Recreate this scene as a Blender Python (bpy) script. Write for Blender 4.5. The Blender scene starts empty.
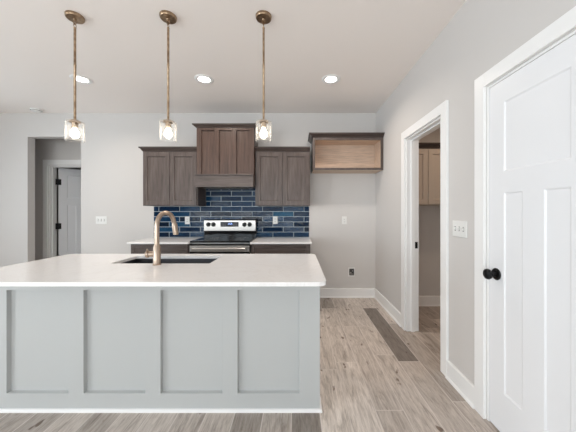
import bpy, bmesh, math, random
from mathutils import Vector, Matrix
random.seed(7)
SC = bpy.context.scene
COL = SC.collection
PI = math.pi

# ------------------------------------------------------------------ camera, world, light, exposure
CAM_H = 1.285
cd = bpy.data.cameras.new('camera'); cam = bpy.data.objects.new('camera', cd); COL.objects.link(cam)
cam.location = (0, 0, CAM_H); cam.rotation_euler = (PI/2, 0, 0)
cd.sensor_width = 36; cd.lens = 260/576*36; cd.shift_x = -9/576; cd.shift_y = -5/576
cd.clip_start = .02
SC.camera = cam
w = bpy.data.worlds.new('sky'); SC.world = w; w.use_nodes = True
w.node_tree.nodes['Background'].inputs[0].default_value = (.72, .86, 1, 1)
w.node_tree.nodes['Background'].inputs[1].default_value = 1.2
SC.view_settings.view_transform = 'Standard'; SC.view_settings.look = 'None'
SC.view_settings.exposure = 0.12; SC.view_settings.gamma = 1; SC.view_settings.use_curve_mapping = False
SC.cycles.max_bounces = 10; SC.cycles.diffuse_bounces = 6; SC.cycles.glossy_bounces = 4
SC.cycles.transparent_max_bounces = 12; SC.cycles.sample_clamp_indirect = 4.0
SC.cycles.use_denoising = True

def area(name, loc, rot, sx, sy, power, color):
    l = bpy.data.lights.new(name, 'AREA'); l.shape = 'RECTANGLE'; l.size = sx; l.size_y = sy
    l.energy = power; l.color = color
    o = bpy.data.objects.new(name, l); COL.objects.link(o); o.location = loc; o.rotation_euler = rot
    return o
XL, YF, XR, YB, CH = -5.6, -3.6, 1.17, 3.87, 2.74      # room limits
DAY = (.80, .91, 1)
# daylight standing just outside the real windows
area('daylight', (-1.9, YF-.25, 1.35), (PI/2, 0, 0), 5.6, 2.2, 62, (.92, .96, 1))
area('daylight', (XL-.25, 1.55, 1.45), (PI/2, 0, -PI/2), 2.6, 1.9, 27, (.70, .87, 1))
area('daylight', (XL-.25, -1.8, 1.45), (PI/2, 0, -PI/2), 2.0, 1.9, 150, (.94, .97, 1))
# daylight thrown up from the bright ground outside
area('ground_bounce', (-1.9, YF-.75, .45), (math.radians(125), 0, 0), 5.6, 1.2, 165, (1, .97, .93))
area('ground_bounce', (XL-.75, 1.55, .5), (math.radians(125), 0, -PI/2), 2.6, 1.1, 48, (.93, .97, 1))

# ------------------------------------------------------------------ mesh helpers
def box(bm, x0, x1, y0, y1, z0, z1):
    v = [bm.verts.new(p) for p in ((x0,y0,z0),(x1,y0,z0),(x1,y1,z0),(x0,y1,z0),(x0,y0,z1),(x1,y0,z1),(x1,y1,z1),(x0,y1,z1))]
    for f in ((0,3,2,1),(4,5,6,7),(0,1,5,4),(1,2,6,5),(2,3,7,6),(3,0,4,7)):
        bm.faces.new([v[i] for i in f])
def frustum(bm, a, b):      # a, b = (x0,x1,y0,y1,z)
    v = []
    for x0,x1,y0,y1,z in (a, b):
        v += [bm.verts.new(p) for p in ((x0,y0,z),(x1,y0,z),(x1,y1,z),(x0,y1,z))]
    for f in ((0,3,2,1),(4,5,6,7),(0,1,5,4),(1,2,6,5),(2,3,7,6),(3,0,4,7)):
        bm.faces.new([v[i] for i in f])
def lathe(bm, prof, n=32, loc=(0,0,0), axis='Z', cap=True):
    rings = []
    M = {'Z': Matrix.Identity(3), 'Y': Matrix.Rotation(PI/2, 3, 'X'), '-X': Matrix.Rotation(-PI/2, 3, 'Y')}[axis]
    for r, z in prof:
        rings.append([bm.verts.new(M @ Vector((r*math.cos(2*PI*k/n), r*math.sin(2*PI*k/n), z)) + Vector(loc)) for k in range(n)])
    for a, b in zip(rings, rings[1:]):
        for k in range(n):
            bm.faces.new((a[k], a[(k+1)%n], b[(k+1)%n], b[k]))
    if cap:
        bm.faces.new(rings[0][::-1]); bm.faces.new(rings[-1])
def tube(bm, pts, rad, n=16):
    pts = [Vector(p) for p in pts]; rings = []
    t0 = (pts[1]-pts[0]).normalized()
    u = t0.orthogonal().normalized()
    for i, p in enumerate(pts):
        t = (pts[min(i+1, len(pts)-1)] - pts[max(i-1, 0)]).normalized()
        u = (u - t*u.dot(t)).normalized(); v = t.cross(u)
        r = rad[i] if isinstance(rad, (list, tuple)) else rad
        rings.append([bm.verts.new(p + u*r*math.cos(2*PI*k/n) + v*r*math.sin(2*PI*k/n)) for k in range(n)])
    for a, b in zip(rings, rings[1:]):
        for k in range(n):
            bm.faces.new((a[k], a[(k+1)%n], b[(k+1)%n], b[k]))
    bm.faces.new(rings[0][::-1]); bm.faces.new(rings[-1])
def torus(bm, loc, R, r, rot=Matrix.Identity(3), sx=1, sz=1, n=24, m=8):
    rings = []
    for i in range(n):
        a = 2*PI*i/n; ring = []
        for j in range(m):
            b = 2*PI*j/m
            p = Vector(((R+r*math.cos(b))*math.cos(a)*sx, r*math.sin(b), (R+r*math.cos(b))*math.sin(a)*sz))
            ring.append(bm.verts.new(rot @ p + Vector(loc)))
        rings.append(ring)
    for i in range(n):
        a, b = rings[i], rings[(i+1)%n]
        for j in range(m):
            bm.faces.new((a[j], a[(j+1)%m], b[(j+1)%m], b[j]))
def panel_slab(bm, xs, zs, rec, depth, b, th, both=False):
    """slab front at y=0 facing -Y; cells (i,j) in rec are sunk by depth with a slope b wide"""
    def side(y, s):
        for i in range(len(xs)-1):
            for j in range(len(zs)-1):
                x0,x1,z0,z1 = xs[i],xs[i+1],zs[j],zs[j+1]
                o = [bm.verts.new(p) for p in ((x0,y,z0),(x1,y,z0),(x1,y,z1),(x0,y,z1))]
                if (i,j) in rec and (s > 0 or both):
                    yy = y + s*depth
                    q = [bm.verts.new(p) for p in ((x0+b,yy,z0+b),(x1-b,yy,z0+b),(x1-b,yy,z1-b),(x0+b,yy,z1-b))]
                    for k in range(4):
                        bm.faces.new((o[k], o[(k+1)%4], q[(k+1)%4], q[k]))
                    bm.faces.new(q)
                else:
                    bm.faces.new(o)
    side(0, 1); side(th, -1)
    X0,X1,Z0,Z1 = xs[0],xs[-1],zs[0],zs[-1]
    for i in range(len(xs)-1):
        for z in (Z0, Z1):
            bm.faces.new([bm.verts.new(p) for p in ((xs[i],0,z),(xs[i+1],0,z),(xs[i+1],th,z),(xs[i],th,z))])
    for j in range(len(zs)-1):
        for x in (X0, X1):
            bm.faces.new([bm.verts.new(p) for p in ((x,0,zs[j]),(x,0,zs[j+1]),(x,th,zs[j+1]),(x,th,zs[j]))])
    bmesh.ops.remove_doubles(bm, verts=bm.verts, dist=1e-5)
def obj(name, bm, m, parent=None, smooth=False, bevel=0, loc=(0,0,0), rz=0):
    bmesh.ops.recalc_face_normals(bm, faces=bm.faces)
    me = bpy.data.meshes.new(name); bm.to_mesh(me); bm.free()
    if m: me.materials.append(m)
    if smooth:
        for p in me.polygons: p.use_smooth = True
        try: me.set_sharp_from_angle(angle=math.radians(35))
        except Exception: pass
    o = bpy.data.objects.new(name, me); COL.objects.link(o)
    o.location = loc; o.rotation_euler.z = rz
    if parent: o.parent = parent
    if bevel:
        md = o.modifiers.new('bevel', 'BEVEL'); md.width = bevel; md.segments = 2; md.limit_method = 'ANGLE'
        md.harden_normals = False
    return o
def B(): return bmesh.new()
def bx(name, m, x0, x1, y0, y1, z0, z1, parent=None, bevel=0):
    bm = B(); box(bm, x0,x1,y0,y1,z0,z1); return obj(name, bm, m, parent, bevel=bevel)
def tag(o, label, cat=None, group=None, kind=None):
    o['label'] = label
    if cat: o['category'] = cat
    if group: o['group'] = group
    if kind: o['kind'] = kind
    return o
def thing(name, label, cat, loc=(0,0,0), rz=0, group=None, kind=None):
    o = bpy.data.objects.new(name, None); COL.objects.link(o); o.location = loc; o.rotation_euler.z = rz
    o.empty_display_size = .1
    return tag(o, label, cat, group, kind)
def dup(root, loc, label, rz=None):
    r = root.copy(); COL.objects.link(r); r.location = loc; r['label'] = label
    if rz is not None: r.rotation_euler.z = rz
    for ch in list(root.children):
        c = ch.copy(); COL.objects.link(c); c.parent = r
        for g in list(ch.children):
            d = g.copy(); COL.objects.link(d); d.parent = c
    return r

# ------------------------------------------------------------------ materials
class N:
    def __init__(s, name):
        s.m = bpy.data.materials.new(name); s.m.use_nodes = True; s.t = s.m.node_tree; s.b = s.t.nodes['Principled BSDF']
    def n(s, typ, **kw):
        x = s.t.nodes.new(typ)
        for k, v in kw.items(): setattr(x, k, v)
        return x
    def l(s, a, b): s.t.links.new(a, b)
    def noise(s, scale=(1,1,1), sc=5, det=4, rough=.5, coord='Object', dist=0, vec=None):
        if vec is None:
            tc = s.n('ShaderNodeTexCoord'); vec = tc.outputs[coord]
        mp = s.n('ShaderNodeMapping'); mp.inputs['Scale'].default_value = scale
        s.l(vec, mp.inputs[0])
        no = s.n('ShaderNodeTexNoise'); no.inputs['Scale'].default_value = sc; no.inputs['Detail'].default_value = det
        no.inputs['Roughness'].default_value = rough; no.inputs['Distortion'].default_value = dist
        s.l(mp.outputs[0], no.inputs['Vector']); return no.outputs[0]
    def ramp(s, fac, stops):
        r = s.n('ShaderNodeValToRGB'); e = r.color_ramp.elements
        while len(e) < len(stops): e.new(.5)
        for el, (p, c) in zip(e, stops): el.position = p; el.color = (*c, 1)
        s.l(fac, r.inputs[0]); return r.outputs[0]
    def mix(s, fac, a, b, mode='MIX'):
        x = s.n('ShaderNodeMix', data_type='RGBA', blend_type=mode)
        for sock, v in ((x.inputs[0], fac), (x.inputs[6], a), (x.inputs[7], b)):
            if isinstance(v, (int, float)): sock.default_value = v
            elif isinstance(v, tuple): sock.default_value = (*v, 1)
            else: s.l(v, sock)
        return x.outputs[2]
    def bump(s, h, strength=.1, dist=.01):
        x = s.n('ShaderNodeBump'); x.inputs['Strength'].default_value = strength; x.inputs['Distance'].default_value = dist
        s.l(h, x.inputs['Height']); s.l(x.outputs[0], s.b.inputs['Normal'])
    def set(s, color=None, rough=.5, metal=0, spec=.5, coat=0):
        if color is not None:
            if isinstance(color, tuple): s.b.inputs['Base Color'].default_value = (*color, 1)
            else: s.l(color, s.b.inputs['Base Color'])
        s.b.inputs['Roughness'].default_value = rough; s.b.inputs['Metallic'].default_value = metal
        s.b.inputs['Specular IOR Level'].default_value = spec; s.b.inputs['Coat Weight'].default_value = coat
        return s
def srgb(r, g, b):
    f = lambda c: (c/255/12.92) if c/255 <= .04045 else ((c/255+.055)/1.055)**2.4
    return (f(r), f(g), f(b))
def paint(name, c, rough=.55, bumpy=.03, sc=180):
    n = N(name); n.set(c, rough, spec=.35)
    if bumpy: n.bump(n.noise(sc=sc, det=2), bumpy, .002)
    return n.m
def plain(name, c, rough=.4, metal=0, spec=.5, coat=0):
    n = N(name); n.set(c, rough, metal, spec, coat)
    v = n.noise(sc=60, det=2)
    mr = n.n('ShaderNodeMapRange'); mr.inputs[3].default_value = max(0, rough-.04); mr.inputs[4].default_value = rough+.04
    n.l(v, mr.inputs[0]); n.l(mr.outputs[0], n.b.inputs['Roughness'])
    return n.m
def emis(name, c, s):
    n = N(name); n.set(c, .4); n.b.inputs['Emission Color'].default_value = (*c, 1); n.b.inputs['Emission Strength'].default_value = s
    return n.m
M = {}
M['wall'] = paint('wall_paint', srgb(211, 208, 206), .6, .04)
M['ceil'] = paint('ceiling_paint', srgb(247, 241, 237), .7, .05)
M['trim'] = paint('trim_paint', srgb(243, 243, 243), .35, .01)
M['door'] = paint('door_paint', srgb(237, 238, 241), .35, .01)
M['island'] = paint('island_paint', srgb(189, 191, 191), .4, .012)
M['greige'] = paint('pantry_cabinet_paint', srgb(196, 184, 172), .4, .012)
M['plate'] = plain('white_plastic', srgb(232, 232, 230), .4)
M['slot'] = plain('dark_plastic', srgb(70, 70, 70), .5)
M['grey'] = plain('grey_plastic', srgb(120, 118, 116), .5)
M['black'] = plain('black_metal', (.012, .012, .013), .35, .6)
M['blackglass'] = plain('black_glass', (.006, .006, .007), .06, 0, .6)
M['steel'] = plain('stainless_steel', (.50, .48, .46), .30, 1)
M['sink'] = plain('sink_steel', (.17, .17, .18), .4, 1)
M['bronze'] = plain('bronze_metal', (.44, .345, .275), .30, 1)
M['display'] = emis('display_glass', (.01, .012, .02), .2)
M['led'] = emis('display_digits', (.45, .65, 1), 1.5)

def brass():
    n = N('brushed_brass'); v = n.noise(sc=35, det=3)
    n.set(n.ramp(v, [(.3, (.24, .16, .10)), (.7, (.50, .37, .25))]), .32, 1)
    n.bump(n.noise(sc=120, det=2), .25, .003); return n.m
M['brass'] = brass()
def wood(name, dark, mid, light, rough=.34, axis='z'):
    n = N(name)
    s1 = {'z': (14, 14, 1.1), 'x': (1.1, 14, 14)}[axis]; s2 = {'z': (70, 70, 2.2), 'x': (2.2, 70, 70)}[axis]
    a = n.noise(s1, 2.2, 6, .6, dist=.6); b = n.noise(s2, 2.5, 3, .6)
    c = n.ramp(a, [(.25, dark), (.5, mid), (.78, light)])
    f = n.ramp(b, [(.35, (.72, .72, .72)), (.65, (1.08, 1.08, 1.08))])
    n.set(n.mix(1.0, c, f, 'MULTIPLY'), rough, spec=.4)
    n.bump(b, .08, .002); return n.m
DK = (srgb(74, 63, 59), srgb(94, 83, 79), srgb(114, 103, 98))
M['wood'] = wood('stained_wood', *DK)
M['woodh'] = wood('stained_wood_crosswise', *DK, axis='x')
M['crown'] = wood('shade_darkened_crown_wood', srgb(60, 49, 46), srgb(78, 66, 62), srgb(96, 84, 79), axis='x')  # same stain as the cabinets, darkened to put the crowns' shade into the colour
M['hoodw'] = wood('hood_wood', srgb(66, 50, 44), srgb(88, 69, 61), srgb(108, 88, 79))
M['birch'] = wood('raw_birch', srgb(206, 182, 162), srgb(216, 193, 174), srgb(225, 205, 188), .55, 'x')
def quartz():
    n = N('white_quartz')
    a = n.noise(sc=3.2, det=8, rough=.6, dist=1.6); v = n.ramp(a, [(.47, (1, 1, 1)), (.5, (.96, .955, .95)), (.53, (1, 1, 1))])
    s = n.ramp(n.noise(sc=90, det=2), [(.35, (.975, .975, .975)), (.6, (1, 1, 1))])
    n.set(n.mix(1.0, n.mix(1.0, srgb(247, 246, 246), v, 'MULTIPLY'), s, 'MULTIPLY'), .13, spec=.5); return n.m
M['quartz'] = quartz()
def tile():
    n = N('glazed_blue_tile')
    at = n.n('ShaderNodeAttribute', attribute_name='tone')
    c = n.ramp(at.outputs['Fac'], [(0, srgb(5, 24, 44)), (.4, srgb(10, 42, 72)), (.75, srgb(16, 60, 94)), (1, srgb(34, 92, 122))])
    m = n.ramp(n.noise(sc=22, det=4, dist=.8), [(.3, (.72, .74, .78)), (.7, (1.25, 1.22, 1.2))])
    n.set(n.mix(1.0, c, m, 'MULTIPLY'), .07, spec=.2)
    n.bump(n.noise(sc=24, det=2), .22, .01); return n.m
M['tile'] = tile()
M['grout'] = paint('grout', srgb(190, 200, 208), .8, .05)
def floor_mat():
    n = N('oak_planks')
    tone = n.n('ShaderNodeAttribute', attribute_name='tone').outputs['Fac']
    off = n.n('ShaderNodeAttribute', attribute_name='shift').outputs['Vector']
    tc = n.n('ShaderNodeTexCoord'); ad = n.n('ShaderNodeVectorMath', operation='ADD')
    n.l(tc.outputs['Object'], ad.inputs[0]); n.l(off, ad.inputs[1]); vec = ad.outputs[0]
    a = n.noise((8, 1.3, 1), 1.5, 7, .68, dist=1.8, vec=vec)      # broad cathedral grain
    b = n.noise((46, 4.0, 1), 2.2, 5, .7, vec=vec)               # fine streaks
    k = n.noise((5.5, 3.0, 1), 2.4, 2, .5, vec=vec)               # knots
    base = n.ramp(tone, [(0, srgb(112, 103, 97)), (.35, srgb(166, 157, 149)), (.7, srgb(204, 194, 186)), (1, srgb(226, 217, 209))])
    g = n.ramp(a, [(.32, (.58, .56, .54)), (.46, (.90, .885, .87)), (.62, (1.04, 1.04, 1.04)), (.8, (1.12, 1.12, 1.12))])
    f = n.ramp(b, [(.35, (.72, .70, .69)), (.6, (1.05, 1.05, 1.05))])
    kk = n.ramp(k, [(.285, (.36, .30, .26)), (.33, (1, 1, 1))])
    c = n.mix(1.0, n.mix(1.0, n.mix(1.0, base, g, 'MULTIPLY'), f, 'MULTIPLY'), kk, 'MULTIPLY')
    uv1 = n.n('ShaderNodeUVMap', uv_map='near'); uv2 = n.n('ShaderNodeUVMap', uv_map='far')
    s1 = n.n('ShaderNodeSeparateXYZ'); s2 = n.n('ShaderNodeSeparateXYZ')
    n.l(uv1.outputs[0], s1.inputs[0]); n.l(uv2.outputs[0], s2.inputs[0])
    def mn(p, q):
        x = n.n('ShaderNodeMath', operation='MINIMUM'); n.l(p, x.inputs[0]); n.l(q, x.inputs[1]); return x.outputs[0]
    d = mn(mn(s1.outputs[0], s1.outputs[1]), mn(s2.outputs[0], s2.outputs[1]))
    mr = n.n('ShaderNodeMapRange'); mr.inputs[1].default_value = .0024; mr.inputs[2].default_value = .0042
    n.l(d, mr.inputs[0])
    n.set(n.mix(mr.outputs[0], n.mix(.7, c, srgb(222, 213, 206)), c), .42, spec=.35)  # pale plank edges: bevel highlight painted into the colour
    n.bump(b, .06, .002); return n.m
M['floor'] = floor_mat()
def glass(name, tint, op):
    n = N(name); t = n.t; t.nodes.remove(n.b)
    tr = n.n('ShaderNodeBsdfTransparent'); tr.inputs[0].default_value = (*tint, 1)
    gl = n.n('ShaderNodeBsdfGlossy'); gl.inputs[1].default_value = .03
    lw = n.n('ShaderNodeLayerWeight'); lw.inputs[0].default_value = op
    mx = n.n('ShaderNodeMixShader'); n.l(lw.outputs[0], mx.inputs[0]); n.l(tr.outputs[0], mx.inputs[1]); n.l(gl.outputs[0], mx.inputs[2])
    n.l(mx.outputs[0], t.nodes['Material Output'].inputs[0]); return n.m
M['pane'] = glass('window_glass', (.96, .98, .98), .2)
def shade_glass():
    n = N('seeded_glass'); t = n.t; t.nodes.remove(n.b)
    tr = n.n('ShaderNodeBsdfTransparent'); tr.inputs[0].default_value = (1, 1, 1, 1)
    gl = n.n('ShaderNodeBsdfGlossy'); gl.inputs[1].default_value = .06
    tl = n.n('ShaderNodeBsdfTranslucent'); tl.inputs[0].default_value = (.95, .93, .9, 1)
    lw = n.n('ShaderNodeLayerWeight'); lw.inputs[0].default_value = .07
    v = n.noise((1, 1, 3), 45, 3, .6); bp = n.n('ShaderNodeBump'); bp.inputs['Strength'].default_value = .5; bp.inputs['Distance'].default_value = .01
    n.l(v, bp.inputs['Height']); n.l(bp.outputs[0], gl.inputs['Normal']); n.l(bp.outputs[0], lw.inputs['Normal'])
    m1 = n.n('ShaderNodeMixShader'); m2 = n.n('ShaderNodeMixShader')
    r = n.n('ShaderNodeMapRange'); r.inputs[1].default_value = .4; r.inputs[2].default_value = .75; r.inputs[3].default_value = .02; r.inputs[4].default_value = .16
    n.l(v, r.inputs[0])
    n.l(r.outputs[0], m1.inputs[0]); n.l(tr.outputs[0], m1.inputs[1]); n.l(tl.outputs[0], m1.inputs[2])
    n.l(lw.outputs[0], m2.inputs[0]); n.l(m1.outputs[0], m2.inputs[1])
    m3 = n.n('ShaderNodeMixShader'); m3.inputs[0].default_value = .32; n.l(gl.outputs[0], m3.inputs[1]); n.l(tl.outputs[0], m3.inputs[2]); n.l(m3.outputs[0], m2.inputs[2])
    n.l(m2.outputs[0], t.nodes['Material Output'].inputs[0]); return n.m
M['shade'] = shade_glass()
M['bulb'] = emis('lit_bulb', (1, .90, .76), 12)
M['lens'] = emis('lit_lens', (1, .95, .88), 9)
M['outside'] = paint('outside_ground', srgb(140, 146, 132), .9, 0)

# ------------------------------------------------------------------ floor (planks run away from the camera)
def planks(x0, x1, y0, y1):
    bm = B(); u1 = bm.loops.layers.uv.new('near'); u2 = bm.loops.layers.uv.new('far')
    tn = bm.faces.layers.float.new('tone'); sh = bm.faces.layers.float_vector.new('shift')
    W, L = .18, 1.22; c0 = math.floor((x0-.866)/W); c1 = math.ceil((x1-.866)/W)
    for c in range(c0, c1):
        a = .866+c*W; off = random.uniform(0, L) if c else 2.22 % L
        r0 = math.floor((y0-off)/L); r1 = math.ceil((y1-off)/L)
        for r in range(r0, r1):
            b = off+r*L
            ax, bxx, ay, by = max(a, x0), min(a+W, x1), max(b, y0), min(b+L, y1)
            if bxx-ax < .001 or by-ay < .001: continue
            f = bm.faces.new([bm.verts.new(p) for p in ((ax,ay,0),(bxx,ay,0),(bxx,by,0),(ax,by,0))])
            t = min(1, max(.38, random.gauss(.68, .18)))
            if random.random() < .03: t = .25
            if c == 0 and abs(b-2.22) < .01: t = .13
            f[tn] = t; f[sh] = (random.uniform(0, 50), random.uniform(0, 50), random.uniform(0, 50))
            for lp in f.loops:
                p = lp.vert.co; lp[u1].uv = (p.x-a, p.y-b); lp[u2].uv = (a+W-p.x, b+L-p.y)
    # underside and edge
    e = bmesh.ops.create_cube(bm, size=1, matrix=Matrix.Translation(((x0+x1)/2, (y0+y1)/2, -.06)) @ Matrix.Diagonal((x1-x0, y1-y0, .1, 1)))
    bmesh.ops.recalc_face_normals(bm, faces=bm.faces)
    for f in bm.faces:
        if f.normal.z < -.5 and abs(f.calc_center_median().z) < .001: f.normal_flip()
    me = bpy.data.meshes.new('floor'); bm.to_mesh(me); bm.free(); me.materials.append(M['floor'])
    o = bpy.data.objects.new('floor', me); COL.objects.link(o); return o
T = .13
tag(planks(XL-T, 3.0, YF-T, 6.8), 'light greige wood plank floor with knots and one darker plank', 'floor', kind='structure')

# ------------------------------------------------------------------ walls, with openings  (boxes of one mesh around each opening)
def wall_y(bm, y0, y1, x0, x1, z0, z1, holes):      # wall along x; holes (hx0,hx1,hz0,hz1) sorted by x
    cx = x0
    for a, b, c, d in holes:
        if a > cx: box(bm, cx, a, y0, y1, z0, z1)
        if c > z0: box(bm, a, b, y0, y1, z0, c)
        if d < z1: box(bm, a, b, y0, y1, d, z1)
        cx = b
    if x1 > cx: box(bm, cx, x1, y0, y1, z0, z1)
def wall_x(bm, x0, x1, y0, y1, z0, z1, holes):
    cy = y0
    for a, b, c, d in holes:
        if a > cy: box(bm, x0, x1, cy, a, z0, z1)
        if c > z0: box(bm, x0, x1, a, b, z0, c)
        if d < z1: box(bm, x0, x1, a, b, d, z1)
        cy = b
    if y1 > cy: box(bm, x0, x1, cy, y1, z0, z1)
OP = (-4.01, -3.215, 0, 2.39)                       # drywall opening in the back wall
PD = (2.094, 2.788, 0, 2.055)                       # pantry doorway (along y) in the right wall
CD = (.985, 1.600, 0, 2.045)                       # closet door in the right wall
bm = B(); wall_y(bm, YB, YB+.11, XL-T, XR, 0, CH, [OP])
tag(obj('wall_back', bm, M['wall']), 'pale greige kitchen wall behind the cabinets, with an open passage at left', 'wall', kind='structure')
bm = B(); wall_x(bm, XR, XR+T, YF, YB, 0, CH, [CD, PD])
tag(obj('wall_right', bm, M['wall']), 'pale greige wall on the right holding the two doorways', 'wall', kind='structure')
LW = [(-2.8, -.8, .55, 2.35), (.35, 2.85, .55, 2.35)]
bm = B(); wall_x(bm, XL-T, XL, YF, YB, 0, CH, LW)
tag(obj('wall_left', bm, M['wall']), 'window wall outside the frame at left', 'wall', kind='structure')
FW = [(-4.6, -2.9, .35, 2.4), (-2.7, -1.0, .35, 2.4), (-.8, .8, .35, 2.4)]
bm = B(); wall_y(bm, YF-T, YF, XL-T, XR+T, 0, CH, FW)
tag(obj('wall_front', bm, M['wall']), 'window wall behind the camera', 'wall', kind='structure')
bx_ = bx('ceiling', M['ceil'], XL-T, 3.0, YF-T, 6.8, CH, CH+.1)
tag(bx_, 'flat off-white ceiling with recessed lights and pendants', 'ceiling', kind='structure')
# pantry behind the right wall
bm = B(); box(bm, XR+T, 2.75, 3.53, 3.66, 0, CH); tag(obj('wall_pantry_far', bm, M['wall']), 'pantry wall under the small greige wall cabinets', 'wall', kind='structure')
bm = B(); box(bm, 2.75, 2.88, 1.72, 3.66, 0, CH); tag(obj('wall_pantry_side', bm, M['wall']), 'side wall of the pantry', 'wall', kind='structure')
bm = B(); box(bm, XR+T, 2.75, 1.72, 1.85, 0, CH); tag(obj('wall_pantry_near', bm, M['wall']), 'near wall of the pantry', 'wall', kind='structure')
# closet behind the closed door
bm = B(); box(bm, XR+T, 2.1, .6, .7, 0, CH); box(bm, 2.0, 2.1, .7, 1.72, 0, CH)
tag(obj('wall_closet', bm, M['wall']), 'walls of the closet behind the closed white door', 'wall', kind='structure')
# passage behind the opening
HX0, HX1, HY = -4.9, -2.9, 4.34
DO = (-4.14, -3.49, 0, 2.05)
bm = B(); wall_y(bm, HY, HY+.12, HX0-.1, HX1+.1, 0, CH, [DO])
tag(obj('wall_passage_far', bm, M['wall']), 'shaded wall of the small passage around the ajar door', 'wall', kind='structure')
bm = B(); box(bm, HX0-.1, HX0, YB+.11, HY, 0, CH); box(bm, HX1, HX1+.1, YB+.11, HY, 0, CH)
tag(obj('wall_passage_sides', bm, M['wall']), 'side walls of the small passage', 'wall', kind='structure')
bm = B(); box(bm, -5.3, -5.2, HY+.12, 6.7, 0, CH); box(bm, -2.3, -2.2, HY+.12, 6.7, 0, CH); box(bm, -5.3, -2.2, 6.7, 6.8, 0, CH)
box(bm, -5.3, HX0-.1, HY, HY+.12, 0, CH); box(bm, HX1+.1, -2.2, HY, HY+.12, 0, CH)
tag(obj('wall_far_room', bm, M['wall']), 'walls of the room beyond the ajar door', 'wall', kind='structure')

# ------------------------------------------------------------------ trim: baseboards and casings
def base_prof(bm, a, b, nrm, h=.135, t=.016):
    """baseboard from a to b (xy), nrm = direction into the room; with shoe moulding"""
    a = Vector((*a, 0)); b = Vector((*b, 0)); n = Vector((*nrm, 0))
    prof = [(0, 0), (t+.012, 0), (t+.012, .008), (t+.006, .017), (t, .02), (t, h-.006), (t-.005, h), (0, h)]
    A = [bm.verts.new(a+n*d+Vector((0,0,z))) for d, z in prof]; C_ = [bm.verts.new(b+n*d+Vector((0,0,z))) for d, z in prof]
    k = len(prof)
    for i in range(k): bm.faces.new((A[i], A[(i+1)%k], C_[(i+1)%k], C_[i]))
    bm.faces.new(A); bm.faces.new(C_[::-1])
def baseboard(name, segs, label):
    bm = B()
    for a, b, n in segs: base_prof(bm, a, b, n)
    tag(obj(name, bm, M['trim']), label, 'baseboard', kind='structure')
baseboard('baseboard_back', [((.19, YB), (XR, YB), (0,-1)), ((-3.215, YB), (-2.13, YB), (0,-1)), ((XL, YB), (-4.01, YB), (0,-1))],
          'white baseboard along the kitchen back wall')
baseboard('baseboard_right', [((XR, 2.877), (XR, YB-.001), (-1,0)), ((XR, 1.689), (XR, 2.005), (-1,0)), ((XR, YF), (XR, .896), (-1,0))],
          'white baseboard along the right wall between the doorways')
baseboard('baseboard_left', [((XL, YF), (XL, YB), (1,0))], 'white baseboard under the left windows')
baseboard('baseboard_front', [((XL, YF), (XR, YF), (0,1))], 'white baseboard behind the camera')
baseboard('baseboard_pantry', [((XR+T, 3.53), (2.75, 3.53), (0,-1)), ((2.75, 1.85), (2.75, 3.53), (-1,0)), ((XR+T, 2.92), (XR+T, 3.53), (1,0))],
          'white baseboard inside the pantry')
baseboard('baseboard_passage', [((HX0, HY), (-4.23, HY), (0,-1)), ((-3.38, HY), (HX1, HY), (0,-1))], 'white baseboard inside the passage')

def casing_x(name, x, s, y0, y1, top, label, depth_to, wd=.088, t=.019):
    """casing on a wall of constant x facing s, around opening y0..y1, plus jamb lining to depth_to"""
    bm = B(); xa, xb = sorted((x, x+s*t)); r = .006
    box(bm, xa, xb, y0-wd, y0-r, 0, top+wd); box(bm, xa, xb, y1+r, y1+wd, 0, top+wd); box(bm, xa, xb, y0-r, y1+r, top+r, top+wd)
    return bm
def lining_x(bm, xa, xb, y0, y1, top, stop_x, L=.012):
    box(bm, xa, xb, y0-.001, y0+L, 0, top); box(bm, xa, xb, y1-L, y1+.001, 0, top); box(bm, xa, xb, y0+L, y1-L, top-L, top+.001)
    a, b = stop_x                                     # door stop
    box(bm, a, b, y0+L, y0+L+.012, 0, top-L); box(bm, a, b, y1-L-.012, y1-L, 0, top-L); box(bm, a, b, y0+L+.012, y1-L-.012, top-L-.012, top-L)
bm = casing_x('c', XR, -1, PD[0], PD[1], PD[3], '', 0)
lining_x(bm, XR, XR+T, PD[0], PD[1], PD[3], (XR+.045, XR+.085))
tr1 = tag(obj('trim_1', bm, M['trim'], bevel=.0015), 'white casing around the open pantry doorway', 'door casing', kind='structure')
bm = B(); box(bm, XR+.088, XR+.118, PD[1]-.0145, PD[1]-.0115, .885, .955); 
obj('strike_plate', bm, M['black'], tr1, bevel=.001)['label'] = 'black metal strike plate'
bm = casing_x('c', XR, -1, CD[0], CD[1], CD[3], '', 0)
lining_x(bm, XR, XR+T, CD[0], CD[1], CD[3], (XR+.040, XR+.07))
tag(obj('trim_2', bm, M['trim'], bevel=.0015), 'white casing around the closed door at right', 'door casing', kind='structure')
bm = B(); r = .006; x0, x1, top = DO[0], DO[1], DO[3]; wd = .088; ya, yb = HY-.019, HY
box(bm, x0-wd, x0-r, ya, yb, 0, top+wd); box(bm, x1+r, x1+wd, ya, yb, 0, top+wd); box(bm, x0-r, x1+r, ya, yb, top+r, top+wd)
box(bm, x0-.001, x0+.018, HY, HY+.12, 0, top); box(bm, x1-.018, x1+.001, HY, HY+.12, 0, top); box(bm, x0+.018, x1-.018, HY, HY+.12, top-.018, top+.001)
box(bm, x0+.018, x0+.03, HY+.035, HY+.07, 0, top-.018); box(bm, x1-.03, x1-.018, HY+.035, HY+.07, 0, top-.018); box(bm, x0+.03, x1-.03, HY+.035, HY+.07, top-.03, top-.018)
tag(obj('trim_3', bm, M['trim'], bevel=.0015), 'white casing around the ajar passage door', 'door casing', kind='structure')

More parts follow.
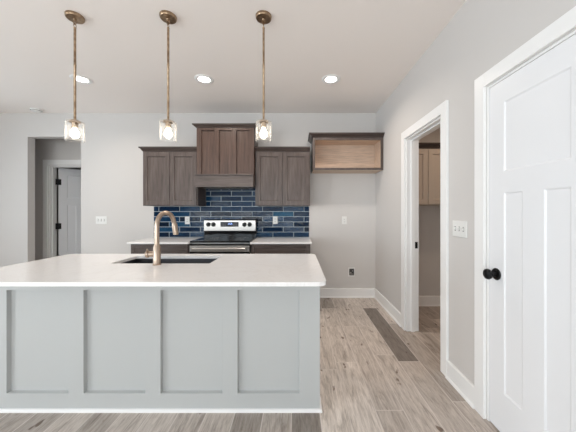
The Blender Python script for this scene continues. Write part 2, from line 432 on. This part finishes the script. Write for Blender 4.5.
# ------------------------------------------------------------------ doors
def door_leaf_bm(wd, h=2.02, th=.035, st=.112, mul=.118):
    p = (wd-2*st-mul)/2
    bm = B()
    xs = [0, st, st+p, st+p+mul, wd-st, wd]; zs = [0, .235, 1.38, 1.50, h-.125, h]
    # the upper panel spans the mullion: built as its own wide cell
    def cells():
        out = {(1, 1), (3, 1)}; return out
    # lower part
    b1 = B(); panel_slab(b1, xs, zs[:4], cells(), .006, .008, th, True)
    b2 = B(); panel_slab(b2, [0, st, wd-st, wd], zs[3:], {(1, 0)}, .006, .008, th, True)
    for b in (b1, b2):
        me = bpy.data.meshes.new('tmp'); b.to_mesh(me); b.free(); bm.from_mesh(me); bpy.data.meshes.remove(me)
    # drop the two inner horizontal joints
    kill = [f for f in bm.faces if abs(f.normal.z) > .9 and abs(f.calc_center_median().z-zs[3]) < 1e-4]
    bmesh.ops.delete(bm, geom=kill, context='FACES_ONLY')
    bmesh.ops.remove_doubles(bm, verts=bm.verts, dist=1e-5)
    return bm
def knob_bm(loc, axis):
    bm = B()
    lathe(bm, [(.0, .001), (.034, .001), (.035, .004), (.031, .009), (.014, .011), (.0125, .03), (.017, .035), (.027, .042), (.031, .052), (.028, .062), (.017, .069), (.0, .071)], 28, loc, axis, cap=False)
    return bm
d1 = thing('door_1', 'closed white panelled door with black knob at the right edge of the photo', 'door', (XR+.002, 1.5855, .01), -PI/2, kind='structure')
obj('door_leaf', door_leaf_bm(.586, 2.0205), M['door'], d1, bevel=.001)
k = obj('knob', knob_bm((.06, 0, .905), 'Y'), M['black'], d1, smooth=True); k['label'] = 'round black knob'
bm = B()
for z in (.2, 1.0, 1.8): lathe(bm, [(.007, 0), (.007, .09)], 12, (.589, -.004, z))
obj('hinge', bm, M['black'], d1, smooth=True)
d2 = thing('door_2', 'white panelled door standing ajar in the passage, black hinges', 'door', (-4.100, 4.472, .012), math.radians(50), kind='structure')
obj('door_leaf', door_leaf_bm(.59), M['door'], d2, bevel=.001)
for z in (.2, .962, 1.722):
    bm = B(); lathe(bm, [(.010, 0), (.010, .10)], 12, (-.006, -.012, z)); box(bm, -.004, .034, -.0025, -.0002, z, z+.1); box(bm, -.046, -.006, -.006, -.003, z, z+.1)
    obj('hinge', bm, M['black'], d2, smooth=False)['label'] = 'black butt hinge'
bm = knob_bm((.53, 0, .905), 'Y'); obj('knob', bm, M['black'], d2, smooth=True)

# ------------------------------------------------------------------ windows (behind and left of the camera)
def window(n, cx, cy, wd, z0, z1, rz, label):
    t = thing('window_%d' % n, label, 'window', (cx, cy, z0), rz, kind='structure')
    h = z1-z0; bm = B(); f = .05
    box(bm, -wd/2, -wd/2+f, 0, .08, 0, h); box(bm, wd/2-f, wd/2, 0, .08, 0, h); box(bm, -wd/2+f, wd/2-f, 0, .08, 0, f); box(bm, -wd/2+f, wd/2-f, 0, .08, h-f, h)
    box(bm, -wd/2+f, wd/2-f, .02, .06, h/2-.02, h/2+.02)
    obj('window_frame', bm, M['trim'], t)
    bm = B(); box(bm, -wd/2-.09, wd/2+.09, -.02, 0, h, h+.09); box(bm, -wd/2-.09, -wd/2, -.02, 0, -.09, h); box(bm, wd/2, wd/2+.09, -.02, 0, -.09, h); box(bm, -wd/2, wd/2, -.03, 0, -.09, 0)
    obj('window_casing', bm, M['trim'], t)
    bm = B(); box(bm, -wd/2+f, wd/2-f, .038, .042, f, h-f); obj('pane', bm, M['pane'], t)
for i, (a, b, c, d) in enumerate(FW): window(i+1, (a+b)/2, YF, b-a, c, d, PI, ['left', 'middle', 'right'][i]+' tall window in the wall behind the camera')
for i, (a, b, c, d) in enumerate(LW): window(i+4, XL, (a+b)/2, b-a, c, d, PI/2, ['rear', 'front'][i]+' wide window in the left wall')

# ------------------------------------------------------------------ kitchen back wall
WY = YB-.004
def shaker_bm(wd, h, st=.058, th=.02):
    bm = B(); panel_slab(bm, [0, st, wd-st, wd], [0, st, h-st, h], {(1, 1)}, .012, .005, th); return bm
def crown(bm, x0, x1, y0, y1, z0, z1, out, l=True, r=True):
    """flared crown; y0 is the front"""
    a, b = (out if l else 0), (out if r else 0); h = z1-z0
    box(bm, x0-.004*(l), x1+.004*(r), y0-.006, y1, z0, z0+.12*h)
    frustum(bm, (x0-.2*a, x1+.2*b, y0-.2*out, y1, z0+.12*h), (x0-.75*a, x1+.75*b, y0-.75*out, y1, z0+.7*h))
    box(bm, x0-a, x1+b, y0-out, y1, z0+.7*h, z1)
def wall_cabinet(label, x0, x1, z0, z1, depth, m, mh, crown_top=None, l=True, r=True, back=WY, pulls=False, ndoor=2):
    t = thing('wall_cabinet', label, 'cabinet', (x0, back, z0))
    wd, h = x1-x0, z1-z0; bm = B()
    box(bm, 0, wd, -(depth-.021), 0, 0, h)
    obj('carcass', bm, m, t, bevel=.001)
    g = .006; rev = .012; dw = (wd-2*rev-g*(ndoor-1))/ndoor
    for i in range(ndoor):
        d = obj('door', shaker_bm(dw, h-2*rev), m, t, bevel=.0012, loc=(rev+i*(dw+g), -depth, rev))
    if crown_top:
        bm = B(); crown(bm, 0, wd, -(depth-.02), 0, h, crown_top-z0, .04, l, r)
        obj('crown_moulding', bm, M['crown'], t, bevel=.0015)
    return t
UZ0, UZ1 = 1.355, 2.098
wall_cabinet('dark-stained two-door wall cabinet left of the range hood', -2.108, -1.356, UZ0, UZ1, .328, M['wood'], M['woodh'], 2.158, True, False)
wall_cabinet('dark-stained two-door wall cabinet right of the range hood', -.572, .178, UZ0, UZ1, .328, M['wood'], M['woodh'], 2.158, False, False)
# open cabinet over the refrigerator space
t = thing('open_wall_cabinet', 'doorless dark cabinet with raw birch inside, over the refrigerator space', 'cabinet', (.214, WY, 1.842))
wd = XR-.214-.003; h = .437; D = .35; e = .018
bm = B(); box(bm, 0, .03, -D, -D+.02, 0, h); box(bm, wd-.032, wd, -D, -D+.02, 0, h); box(bm, .03, wd-.032, -D, -D+.02, h-.032, h); box(bm, .03, wd-.032, -D, -D+.02, 0, .028)
obj('face_frame', bm, M['wood'], t, bevel=.001)
for a_, b_ in ((0, .004), (wd-.004, wd)):
    bm = B(); box(bm, a_, b_, -D+.02, 0, 0, h); obj('side_panel', bm, M['wood'], t)
bm = B(); box(bm, .004, e, -D+.0205, 0, .0, h-.001); box(bm, wd-e, wd-.004, -D+.0205, 0, .0, h-.001)
box(bm, e, wd-e, -D+.0205, 0, 0, .016); box(bm, e, wd-e, -D+.0205, 0, h-.018, h-.001); box(bm, e, wd-e, -.008, 0, .016, h-.018)
box(bm, e, wd-e, -.022, -.008, .016, .085)
obj('birch_lining', bm, M['birch'], t, bevel=.0008)['label'] = 'raw pale birch interior'
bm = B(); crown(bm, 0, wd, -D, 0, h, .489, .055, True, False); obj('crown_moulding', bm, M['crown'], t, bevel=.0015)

# range hood cover
t = thing('range_hood', 'dark wood range hood cover with three tall panels above the stove', 'range hood', (-1.345, WY, 1.6))
wd = .768; hy = -.385
bm = B(); s = .062; p = (wd-4*s)/3
xs = [0, s, s+p, 2*s+p, 2*s+2*p, 3*s+2*p, 3*s+3*p, wd]; panel_slab(bm, xs, [.16, .185, .768, .798], {(1,1),(3,1),(5,1)}, .022, .002, -hy)
for v in bm.verts: v.co.y += hy
obj('hood_body', bm, M['hoodw'], t, bevel=.001)
bm = B(); box(bm, .008, wd+.004, hy-.075, -.33, 0, .155); box(bm, .0, wd, -.33, 0, 0.06, .155)
obj('valance', bm, M['woodh'], t, bevel=.002)
bm = B(); box(bm, .004, wd+.006, hy-.088, -.33, .155, .17); obj('ledge_moulding', bm, M['woodh'], t, bevel=.003)
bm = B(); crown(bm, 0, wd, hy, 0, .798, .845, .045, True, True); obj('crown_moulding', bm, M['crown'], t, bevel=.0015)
bm = B(); box(bm, .05, wd-.05, hy-.04, -.06, .0, .058)
ins = obj('vent_insert', bm, M['steel'], t, bevel=.003); ins['label'] = 'stainless steel vent insert'
bm = B()
for k_ in range(2): box(bm, .09+k_*.3, .36+k_*.3, -.36, -.12, -.004, -.0005)
obj('filter', bm, M['grey'], ins)

# backsplash tiles: one mesh, every tile bevelled, on a grout bed
def backsplash():
    t = thing('tile_backsplash', 'glossy navy blue subway tile backsplash behind the stove', 'backsplash', (0, 0, 0))
    bm = B(); box(bm, -2.125, .18, WY-.004, WY+.003, .8945, UZ0-.001); box(bm, -1.352, -.571, WY-.004, WY+.003, UZ0-.001, 1.655)
    obj('grout_bed', bm, M['grout'], t)
    bm = B(); tn = bm.faces.layers.float.new('tone'); ph, pw, g = .0762, .308, .008
    z = .9; row = 0; z -= ph
    while z < 1.66:
        z0 = max(z, .895); zt = min(z+ph-g, 1.654)
        lo, hi = (-2.125, .18) if z+ph-g <= UZ0 + .012 else (-1.352, -.571)
        if lo < -2 : zt = min(zt, UZ0-.001)
        kind = round((1.509-z)/ph) % 2
        x = -1.282 - pw*4 + (0 if kind == 0 else pw/2)
        while x < hi:
            a, b = max(x+g/2, lo), min(x+pw-g/2, hi)
            if b-a > .012 and zt-z0 > .008:
                f0 = len(bm.faces); tone = min(1, max(0, random.gauss(.42, .24)))
                ty = random.uniform(-.002, .002); tz = random.uniform(-.0012, .0012); c = .003
                yf = WY-.0105
                v = [bm.verts.new(q) for q in ((a,WY-.004,z0),(b,WY-.004,z0),(b,WY-.004,zt),(a,WY-.004,zt),
                     (a+c,yf-ty-tz,z0+c),(b-c,yf+ty-tz,z0+c),(b-c,yf+ty+tz,zt-c),(a+c,yf-ty+tz,zt-c))]
                for q in ((4,5,6,7),(0,1,5,4),(1,2,6,5),(2,3,7,6),(3,0,4,7)):
                    f = bm.faces.new([v[i] for i in q]); f[tn] = tone
            x += pw
        z += ph; row += 1
    obj('tiles', bm, M['tile'], t)
backsplash()

# base cabinets and their worktops
CF = 3.285      # cabinet box front
def base_cabinet(label, x0, x1):
    t = thing('base_cabinet', label, 'cabinet', (x0, WY, 0)); wd = x1-x0; d = WY-CF
    bm = B(); box(bm, 0, wd, -d, 0, .1, .8695); box(bm, 0.01, wd-.01, -d+.07, 0, 0, .1); obj('carcass', bm, M['wood'], t, bevel=.001)
    r = .014; dw = (wd-2*r-.003)/2
    bm = B(); panel_slab(bm, [0, .04, wd-2*r-.04, wd-2*r], [0, .03, .11, .14], {(1,1)}, .008, .003, .02)
    obj('drawer', bm, M['woodh'], t, bevel=.001, loc=(r, -d-.02, .718))
    for i in range(2): obj('door', shaker_bm(dw, .585), M['wood'], t, bevel=.001, loc=(r+i*(dw+.003), -d-.02, .115))
base_cabinet('dark-stained base cabinet left of the stove', -2.10, -1.36)
base_cabinet('dark-stained base cabinet right of the stove', -.58, .168)
def slab(name, x0, x1, y0, y1, label, cat='countertop'):
    return tag(bx(name, M['quartz'], x0, x1, y0, y1, .871, .893, bevel=.003), label, cat)
slab('worktop', -2.128, -1.355, 3.245, WY, 'white quartz worktop left of the stove')
slab('worktop', -.585, .186, 3.245, WY, 'white quartz worktop right of the stove')

# stove
t = thing('electric_range', 'stainless and black glass-top electric range between the base cabinets', 'stove', (-1.349, WY-.017, 0))
wd = .757; d = WY-.017-3.285
bm = B(); box(bm, 0, wd, -d+.02, 0, .04, .885); obj('body', bm, M['steel'], t, bevel=.002)
bm = B(); box(bm, -.001, wd+.001, -d-.012, -.055, .8855, .908); obj('cooktop', bm, M['blackglass'], t, bevel=.004)
bm = B()
for cx, cy, r in ((.2, -.42, .105), (.56, -.42, .085), (.2, -.19, .075), (.56, -.19, .105)):
    for q in (r, r*.62):
        bm = B(); lathe(bm, [(q, 0.9084), (q, 0.9087), (q-.003, 0.9087), (q-.003, 0.9084)], 40, (cx, cy, 0), cap=False)
        obj('burner_ring', bm, M['grey'], t)
bm = B(); box(bm, 0, wd, -.075, 0, .8855, .99); obj('backguard_base', bm, M['blackglass'], t, bevel=.003)
bm = B(); box(bm, .004, wd-.004, -.095, -.002, .995, 1.152)
bg = obj('control_panel', bm, M['steel'], t, bevel=.006)
bm = B(); box(bm, -.001, wd+.001, -.0915, 0, .985, 1.160); obj('panel_surround', bm, M['black'], t, bevel=.004)
bm = B(); box(bm, .245, .505, -.0975, -.094, 1.058, 1.127); ds = obj('display', bm, M['display'], bg, bevel=.001); ds['label'] = 'dark digital display'
bm = B()
def seg(x, z, on, s=.010):
    q = {'a': (0, s*.9, s*2, 0), 'g': (0, s*.9, s, 0), 'd': (0, s*.9, 0, 0), 'f': (0, 0, s, s), 'e': (0, 0, 0, s), 'b': (s*.9, s*.9, s, s), 'c': (s*.9, s*.9, 0, s)}
    for k_ in on:
        a, b, zz, hh = q[k_]
        box(bm, x+a-.0008, x+b+.0008, -.0982, -.0977, z+zz-.0008, z+zz+hh+.0008)
for i, on in enumerate(('bc', 'abged', 'abcdef', 'abcdef')): seg(.35+i*.016+(.006 if i > 1 else 0), 1.09, on)
obj('display_digits', bm, M['led'], bg)
for i in range(6):
    for j in range(2):
        bm = B(); box(bm, .262+(i if i < 3 else i+4.5)*.022, .274+(i if i < 3 else i+4.5)*.022, -.0982, -.0977, 1.072+j*.02, 1.080+j*.02)
        obj('touch_button', bm, M['grey'], bg)
for kx in (.069, .142, .590, .664):
    bm = B(); lathe(bm, [(.032, .095), (.032, .100), (.027, .103), (.024, .124), (.0, .125)], 28, (kx, 0, 1.09), 'Y', cap=False)
    box(bm, kx-.0025, kx+.0025, -.129, -.123, 1.075, 1.108)
    obj('knob', bm, M['black'], t, smooth=True)
bm = B(); box(bm, .004, wd-.004, -d-.022, -d+.02, .24, .875)
od = obj('oven_door', bm, M['blackglass'], t, bevel=.004)
bm = B(); box(bm, .004, wd-.004, -d-.03, -d-.022, .775, .850); obj('door_trim', bm, M['steel'], od, bevel=.003)
bm = B(); tube(bm, [(.05, -d-.065, .815), (wd-.05, -d-.065, .815)], .014, 20)
for hx in (.075, wd-.075): box(bm, hx-.012, hx+.012, -d-.06, -d-.03, .803, .827)
obj('handle', bm, M['steel'], od, smooth=True)
bm = B(); box(bm, .004, wd-.004, -d-.02, -d+.02, .06, .225); obj('storage_drawer', bm, M['steel'], t, bevel=.004)
for fx in (.05, wd-.05):
    for fy in (-.06, -d+.08):
        bm = B(); lathe(bm, [(.018, 0), (.018, .04)], 16, (fx, fy, 0)); obj('foot', bm, M['black'], t)

# ------------------------------------------------------------------ island
IX0, IX1, IY0, IY1 = -1.955, .147, 1.668, 2.225
t = thing('kitchen_island', 'pale grey-blue panelled kitchen island with a white base strip', 'kitchen island', (0, 0, 0))
xs = [IX0]; P = .494; right0 = .032
edges = [right0-P*4+.099-.001+P*k_ for k_ in range(4)]      # left edge of every panel
xs = [IX0]
for k_ in range(4):
    a = -1.864+P*k_; xs += [a, a+.397]
xs.append(IX1)
bm = B(); panel_slab(bm, xs, [0, .114, .777, .8895], {(1,1),(3,1),(5,1),(7,1)}, .026, .0025, .045)
for v in bm.verts: v.co.y += IY0
obj('front_panelling', bm, M['island'], t, bevel=.0008)
bm = B(); panel_slab(bm, [0, .1, .512-.1, .512], [0, .132, .777, .8895], {(1,1)}, .006, .003, .02)
o = obj('end_panel', bm, M['island'], t); o.location = (IX1, IY0+.0455, 0); o.rotation_euler.z = PI/2
o.location = (IX1-.001, IY0+.0455, 0)
bm = B(); panel_slab(bm, [0, .1, .512-.1, .512], [0, .132, .777, .8895], {(1,1)}, .006, .003, .02)
o = obj('end_panel', bm, M['island'], t); o.location = (IX0+.001, IY0+.0455+.512, 0); o.rotation_euler.z = -PI/2
bm = B(); box(bm, IX0+.022, IX1-.022, IY1-.10, IY1-.08, 0, .1); box(bm, IX0+.022, IX1-.022, IY0+.046, IY1-.045, .1, .118); box(bm, IX0+.022, IX1-.022, IY1-.045, IY1-.025, .1, .8895)
obj('cabinet_box', bm, M['island'], t)
dw = (IX1-IX0-.05)/4
for k_ in range(4):
    o = obj('door', shaker_bm(dw-.004, .755), M['island'], t, bevel=.001); o.location = (IX0+.025+(k_+1)*dw-.002, IY1-.004, .115); o.rotation_euler.z = PI
    bm = B(); tube(bm, [(.03, -.028, .56), (.03, -.028, .70)], .005, 10); box(bm, .027, .033, -.026, 0, .575, .581); box(bm, .027, .033, -.026, 0, .68, .686)
    obj('handle', bm, M['bronze'], o)
bm = B()
for (a, b, nn) in (((IX0, IY0), (IX1, IY0), (0,-1)), ((IX1, IY0-.014), (IX1, IY1-.045), (1,0)), ((IX0, IY0-.014), (IX0, IY1-.045), (-1,0))):
    a = Vector((*a, 0)); b = Vector((*b, 0)); nv = Vector((*nn, 0)); prof = [(0,0), (.014,0), (.014,.010), (.009,.016), (0,.018)]
    A = [bm.verts.new(a+nv*dd+Vector((0,0,z))) for dd, z in prof]; C2 = [bm.verts.new(b+nv*dd+Vector((0,0,z))) for dd, z in prof]
    for i in range(5): bm.faces.new((A[i], A[(i+1)%5], C2[(i+1)%5], C2[i]))
    bm.faces.new(A); bm.faces.new(C2[::-1])
obj('base_strip', bm, M['trim'], t)['label'] = 'white quarter-round strip along the floor'

SK = (-1.328, -.620, 1.845, 2.15)     # sink cut-out x0 x1 y0 y1
def island_top():
    bm = B(); X0, X1, Y0, Y1 = -1.965, .157, 1.357, 2.26
    def loop(x0, x1, y0, y1, r, n=8):
        out = []
        for cx, cy, a0 in ((x1-r, y0+r, -PI/2), (x1-r, y1-r, 0), (x0+r, y1-r, PI/2), (x0+r, y0+r, PI)):
            for i in range(n+1):
                a = a0+PI/2*i/n; out.append((cx+r*math.cos(a), cy+r*math.sin(a)))
        vs = [bm.verts.new((x, y, .891)) for x, y in out]
        return [bm.edges.new((vs[i], vs[(i+1)%len(vs)])) for i in range(len(vs))]
    e = loop(X0, X1, Y0, Y1, .05) + loop(*SK, .012, 4)
    bmesh.ops.triangle_fill(bm, edges=e, use_beauty=True, use_dissolve=False)
    r = bmesh.ops.extrude_face_region(bm, geom=list(bm.faces))
    for v in r['geom']:
        if isinstance(v, bmesh.types.BMVert): v.co.z = .913
    o = obj('island_countertop', bm, M['quartz'], smooth=False, bevel=.003)
    tag(o, 'long white quartz countertop with rounded corners on the island', 'countertop')
island_top()
bm = B(); x0, x1, y0, y1 = SK; q = .006; x0 += -.01; x1 += .01; y0 += -.01; y1 += .01; zb, zt, w_ = .69, .8895, .004
box(bm, x0, x1, y0, y1, zb, zb+w_); box(bm, x0, x0+w_, y0, y1, zb+w_, zt); box(bm, x1-w_, x1, y0, y1, zb+w_, zt)
box(bm, x0+w_, x1-w_, y0, y0+w_, zb+w_, zt); box(bm, x0+w_, x1-w_, y1-w_, y1, zb+w_, zt)
t = thing('undermount_sink', 'dark stainless undermount sink set into the island countertop', 'sink', ((x0+x1)/2, (y0+y1)/2, zb))
o = obj('basin', bm, M['sink'], t); o.location = (-(x0+x1)/2, -(y0+y1)/2, -zb)
bm = B(); lathe(bm, [(.0, .006), (.03, .006), (.042, .009), (.045, .0045), (.0, .0045)], 28, cap=False); obj('drain', bm, M['steel'], t, smooth=True)

# faucet
t = thing('kitchen_faucet', 'bronze gooseneck pull-down faucet on the island beside the sink', 'faucet', (-.970, 1.80, .913))
bm = B(); lathe(bm, [(.0, .0), (.028, .0), (.028, .005), (.0245, .008), (.0245, .012), (.0245, .125), (.019, .137), (.0, .136)], 32, cap=False)
obj('faucet_body', bm, M['bronze'], t, smooth=True)
dx, dy = .045, .085; pts = [(0, 0, .13), (0, 0, .2), (0, 0, .275)]; u = Vector((.052, .14, 0)); R_ = u.length/2
for i in range(1, 17):
    a = PI*i/16*.97; c_ = u.normalized()*(R_*(1-math.cos(a))); pts.append((c_.x, c_.y, .275+R_*math.sin(a)*1.12))
bm = B(); tube(bm, pts, .0158, 20); obj('spout', bm, M['bronze'], t, smooth=True)
e0 = Vector(pts[-1]); e1 = e0+Vector((.004, .002, -.012)); e2 = e0+Vector((.012, .006, -.085))
bm = B(); tube(bm, [e0, e1, e1.lerp(e2, .15), e2, e2+Vector((0,0,-.004))], [.016, .019, .020, .0185, .014], 20)
obj('spray_head', bm, M['bronze'], t, smooth=True)
bm = B(); tube(bm, [(-.02, 0, .075), (-.052, -.004, .075)], [.020, .0195], 20)
tube(bm, [(-.052, -.004, .075), (-.0535, -.004, .075), (-.068, -.006, .075), (-.071, -.006, .075)], [.015, .0255, .025, .020], 20)
tube(bm, [(-.062, -.008, .080), (-.052, -.03, .10), (-.036, -.055, .115)], [.007, .006, .005], 12)
hd = obj('handle', bm, M['bronze'], t, smooth=True)

# ------------------------------------------------------------------ pantry wall cabinets
for i, (a, b, lab) in enumerate(((1.304, 1.935, 'greige shaker wall cabinet seen through the pantry doorway'), (1.94, 2.57, 'greige shaker wall cabinet deeper to the right in the pantry'))):
    wall_cabinet(lab, a, b, 1.36, 2.06, .32, M['greige'], M['greige'], 2.125, False, False, back=3.528)
tag(bx('closet_shelf', M['greige'], 2.58, 2.747, 2.2, 3.2, 1.6, 1.62), 'greige shelf on the side wall of the pantry', 'shelf')

# ------------------------------------------------------------------ outlets and switches
def plate(name, label, cat, loc, rz, gangs, kind):
    t = thing(name, label, cat, loc, rz); gp = .046; wd = .07+gp*(gangs-1)
    bm = B(); box(bm, -wd/2, wd/2, -.006, 0, -.0575, .0575); obj('cover_plate', bm, M['plate'], t, bevel=.002)
    for g_ in range(gangs):
        cx = (g_-(gangs-1)/2)*gp
        if kind[g_ % len(kind)] == 't':
            bm = B(); box(bm, cx-.0075, cx+.0075, -.0066, -.0058, -.016, .016); obj('toggle_slot', bm, M['grey'], t)
            bm = B(); box(bm, cx-.005, cx+.005, -.0075, -.006, -.012, .012); frustum(bm, (cx-.004, cx+.004, -.011, -.006, -.006), (cx-.003, cx+.003, -.018, -.008, .008))
            obj('toggle', bm, M['plate'], t)
        else:
            bm = B(); box(bm, cx-.0165, cx+.0165, -.0085, -.006, -.033, .033); o = obj('receptacle', bm, M['plate'], t, bevel=.001)
            bm = B()
            for zz in (.017, -.019):
                box(bm, cx-.0075, cx-.0045, -.0089, -.0083, zz-.004, zz+.006); box(bm, cx+.0045, cx+.0075, -.0089, -.0083, zz-.004, zz+.006); box(bm, cx-.002, cx+.002, -.0089, -.0083, zz-.011, zz-.007)
            obj('slots', bm, M['slot'], o)
    return t
plate('light_switch', 'white toggle switch plate on the back wall left of the cabinets', 'light switch', (-2.91, YB-.0005, 1.15), 0, 3, 'ttt')
plate('light_switch', 'white three-toggle switch plate on the right wall between the doorways', 'light switch', (XR-.0005, 1.865, 1.157), -PI/2, 3, 'ttt')
plate('wall_outlet', 'white outlet on the blue tiles left of the stove', 'outlet', (-1.625, WY-.0115, 1.148), 0, 1, 'r')
plate('wall_outlet', 'white outlet on the blue tiles right of the stove', 'outlet', (-.323, WY-.0115, 1.150), 0, 1, 'r')
plate('wall_outlet', 'white outlet on the plain wall under the open cabinet', 'outlet', (.703, YB-.0005, 1.146), 0, 1, 'r')
t = thing('water_supply_box', 'white-framed recessed water supply box low on the refrigerator wall', 'supply box', (.812, YB, .378))
bm = B()
for a, b, c, d in ((-.05,.05,.05,.066), (-.05,.05,-.066,-.05), (-.05,-.036,-.05,.05), (.036,.05,-.05,.05)): box(bm, a, b, -.008, -.0003, c, d)
obj('frame', bm, M['plate'], t, bevel=.001)
bm = B(); box(bm, -.036, .036, -.002, -.0003, -.05, .05); obj('recess', bm, M['slot'], t)
bm = B(); lathe(bm, [(.009, .003), (.009, .012)], 14, (-.012, 0, -.01), 'Y'); lathe(bm, [(.006, .003), (.006, .014)], 14, (.012, 0, .018), 'Y'); box(bm, -.02, .022, -.012, -.003, -.034, -.026)
obj('valve', bm, M['steel'], t)

# ------------------------------------------------------------------ ceiling fittings
def downlight(label, x, y, power=7.5, tint=(1, .88, .76)):
    t = thing('recessed_light', label, 'ceiling light', (x, y, CH), group='recessed ceiling lights')
    bm = B(); lathe(bm, [(.102, 0), (.102, -.003), (.095, -.008), (.074, -.009), (.063, -.004), (.063, 0)], 48, cap=False); obj('trim_ring', bm, M['trim'], t, smooth=True)
    bm = B(); lathe(bm, [(.0, -.0015), (.0625, -.0015), (.0625, -.004), (.0, -.005)], 40, cap=False); obj('lens', bm, M['lens'], t)
    l = bpy.data.lights.new('downlight_glow', 'AREA'); l.shape = 'DISK'; l.size = .12; l.energy = power; l.color = tint; l.spread = math.radians(150)
    o = bpy.data.objects.new('downlight_glow', l); COL.objects.link(o); o.location = (0, 0, -.011); o.parent = t
downlight('lit recessed ceiling light beside the left pendant rod', -2.38, 2.87)
downlight('lit recessed ceiling light between the middle and right pendants', -1.025, 2.87)
downlight('lit recessed ceiling light right of all the pendants', .375, 2.87)
downlight('unseen recessed ceiling light added inside the pantry', 2.05, 2.55, 5, (1, .74, .54))  # unseen fixture, added to light the pantry warmly
t = thing('smoke_detector', 'small white round smoke detector on the ceiling near the passage', 'smoke detector', (-3.73, 3.72, CH))
bm = B(); lathe(bm, [(.068, 0), (.068, -.012), (.058, -.030), (.030, -.036), (.0, -.036)], 32, cap=False); obj('housing', bm, M['plate'], t, smooth=True)
bm = B(); lathe(bm, [(.062, -.0215), (.0645, -.0225), (.0615, -.0265), (.059, -.0255)], 32, cap=False); obj('vent_slot', bm, M['slot'], t)

def pendant():
    t = thing('pendant_light', '', 'pendant light', (0, 0, CH), group='clear glass pendants over the island')
    bm = B(); lathe(bm, [(.0, 0), (.058, 0), (.0595, -.003), (.058, -.018), (.054, -.023), (.012, -.026), (.008, -.032), (.0, -.033)], 40, cap=False)
    obj('canopy', bm, M['brass'], t, smooth=True)
    bm = B(); torus(bm, (0, 0, -.047), .0105, .0026, sz=1.5); torus(bm, (0, 0, -.073), .0105, .0026, Matrix.Rotation(PI/2, 3, 'Z'), sz=1.5)
    obj('chain_link', bm, M['brass'], t, smooth=True)
    zt, zb = -.790, -.935
    bm = B(); lathe(bm, [(.0, -.084), (.007, -.085), (0.0097, -.09), (0.0082, -.094), (0.0082, -.36), (0.0094, -.362), (0.0094, -.372), (0.0082, -.374), (0.0082, zt+.012), (.0, zt+.012)], 16, cap=False)
    obj('rod', bm, M['brass'], t, smooth=True)
    bm = B(); lathe(bm, [(.0, zt+.018), (.012, zt+.016), (.03, zt+.010), (.034, zt+.002), (.034, zt-.006), (.021, zt-.008), (.019, zt-.045), (.0, zt-.046)], 28, cap=False)
    obj('socket_cap', bm, M['brass'], t, smooth=True)
    R1 = .058; prof = [(.030, zt), (R1-.004, zt), (R1, zt-.004)]
    for k_ in range(1, 18):
        z = zt-.004-(.145)*k_/18
        prof.append((R1+(.0012 if k_ % 2 else 0), z))
    prof += [(R1, zb+.004), (R1-.002, zb), (R1-.005, zb+.002), (R1-.005, zt-.006), (.030, zt-.005)]
    bm = B(); lathe(bm, prof, 40, cap=False)
    obj('glass_shade', bm, M['shade'], t, smooth=True)['label'] = 'clear seeded glass cylinder'
    bm = B(); lathe(bm, [(.0, zt-.046), (.013, zt-.047), (.014, zt-.055), (.020, zt-.066), (.027, zt-.082), (.028, zt-.095), (.023, zt-.111), (.012, zt-.120), (.0, zt-.122)], 24, cap=False)
    obj('bulb', bm, M['bulb'], t, smooth=True)['label'] = 'glowing warm bulb'
    return t
p0 = pendant()
p0.location = (-1.657, 1.94, CH); p0['label'] = 'leftmost of the three brass-rod glass pendants over the island'
dup(p0, (-.961, 1.94, CH), 'middle of the three brass-rod glass pendants, above the faucet')
dup(p0, (-.249, 1.94, CH), 'rightmost of the three brass-rod glass pendants over the island')
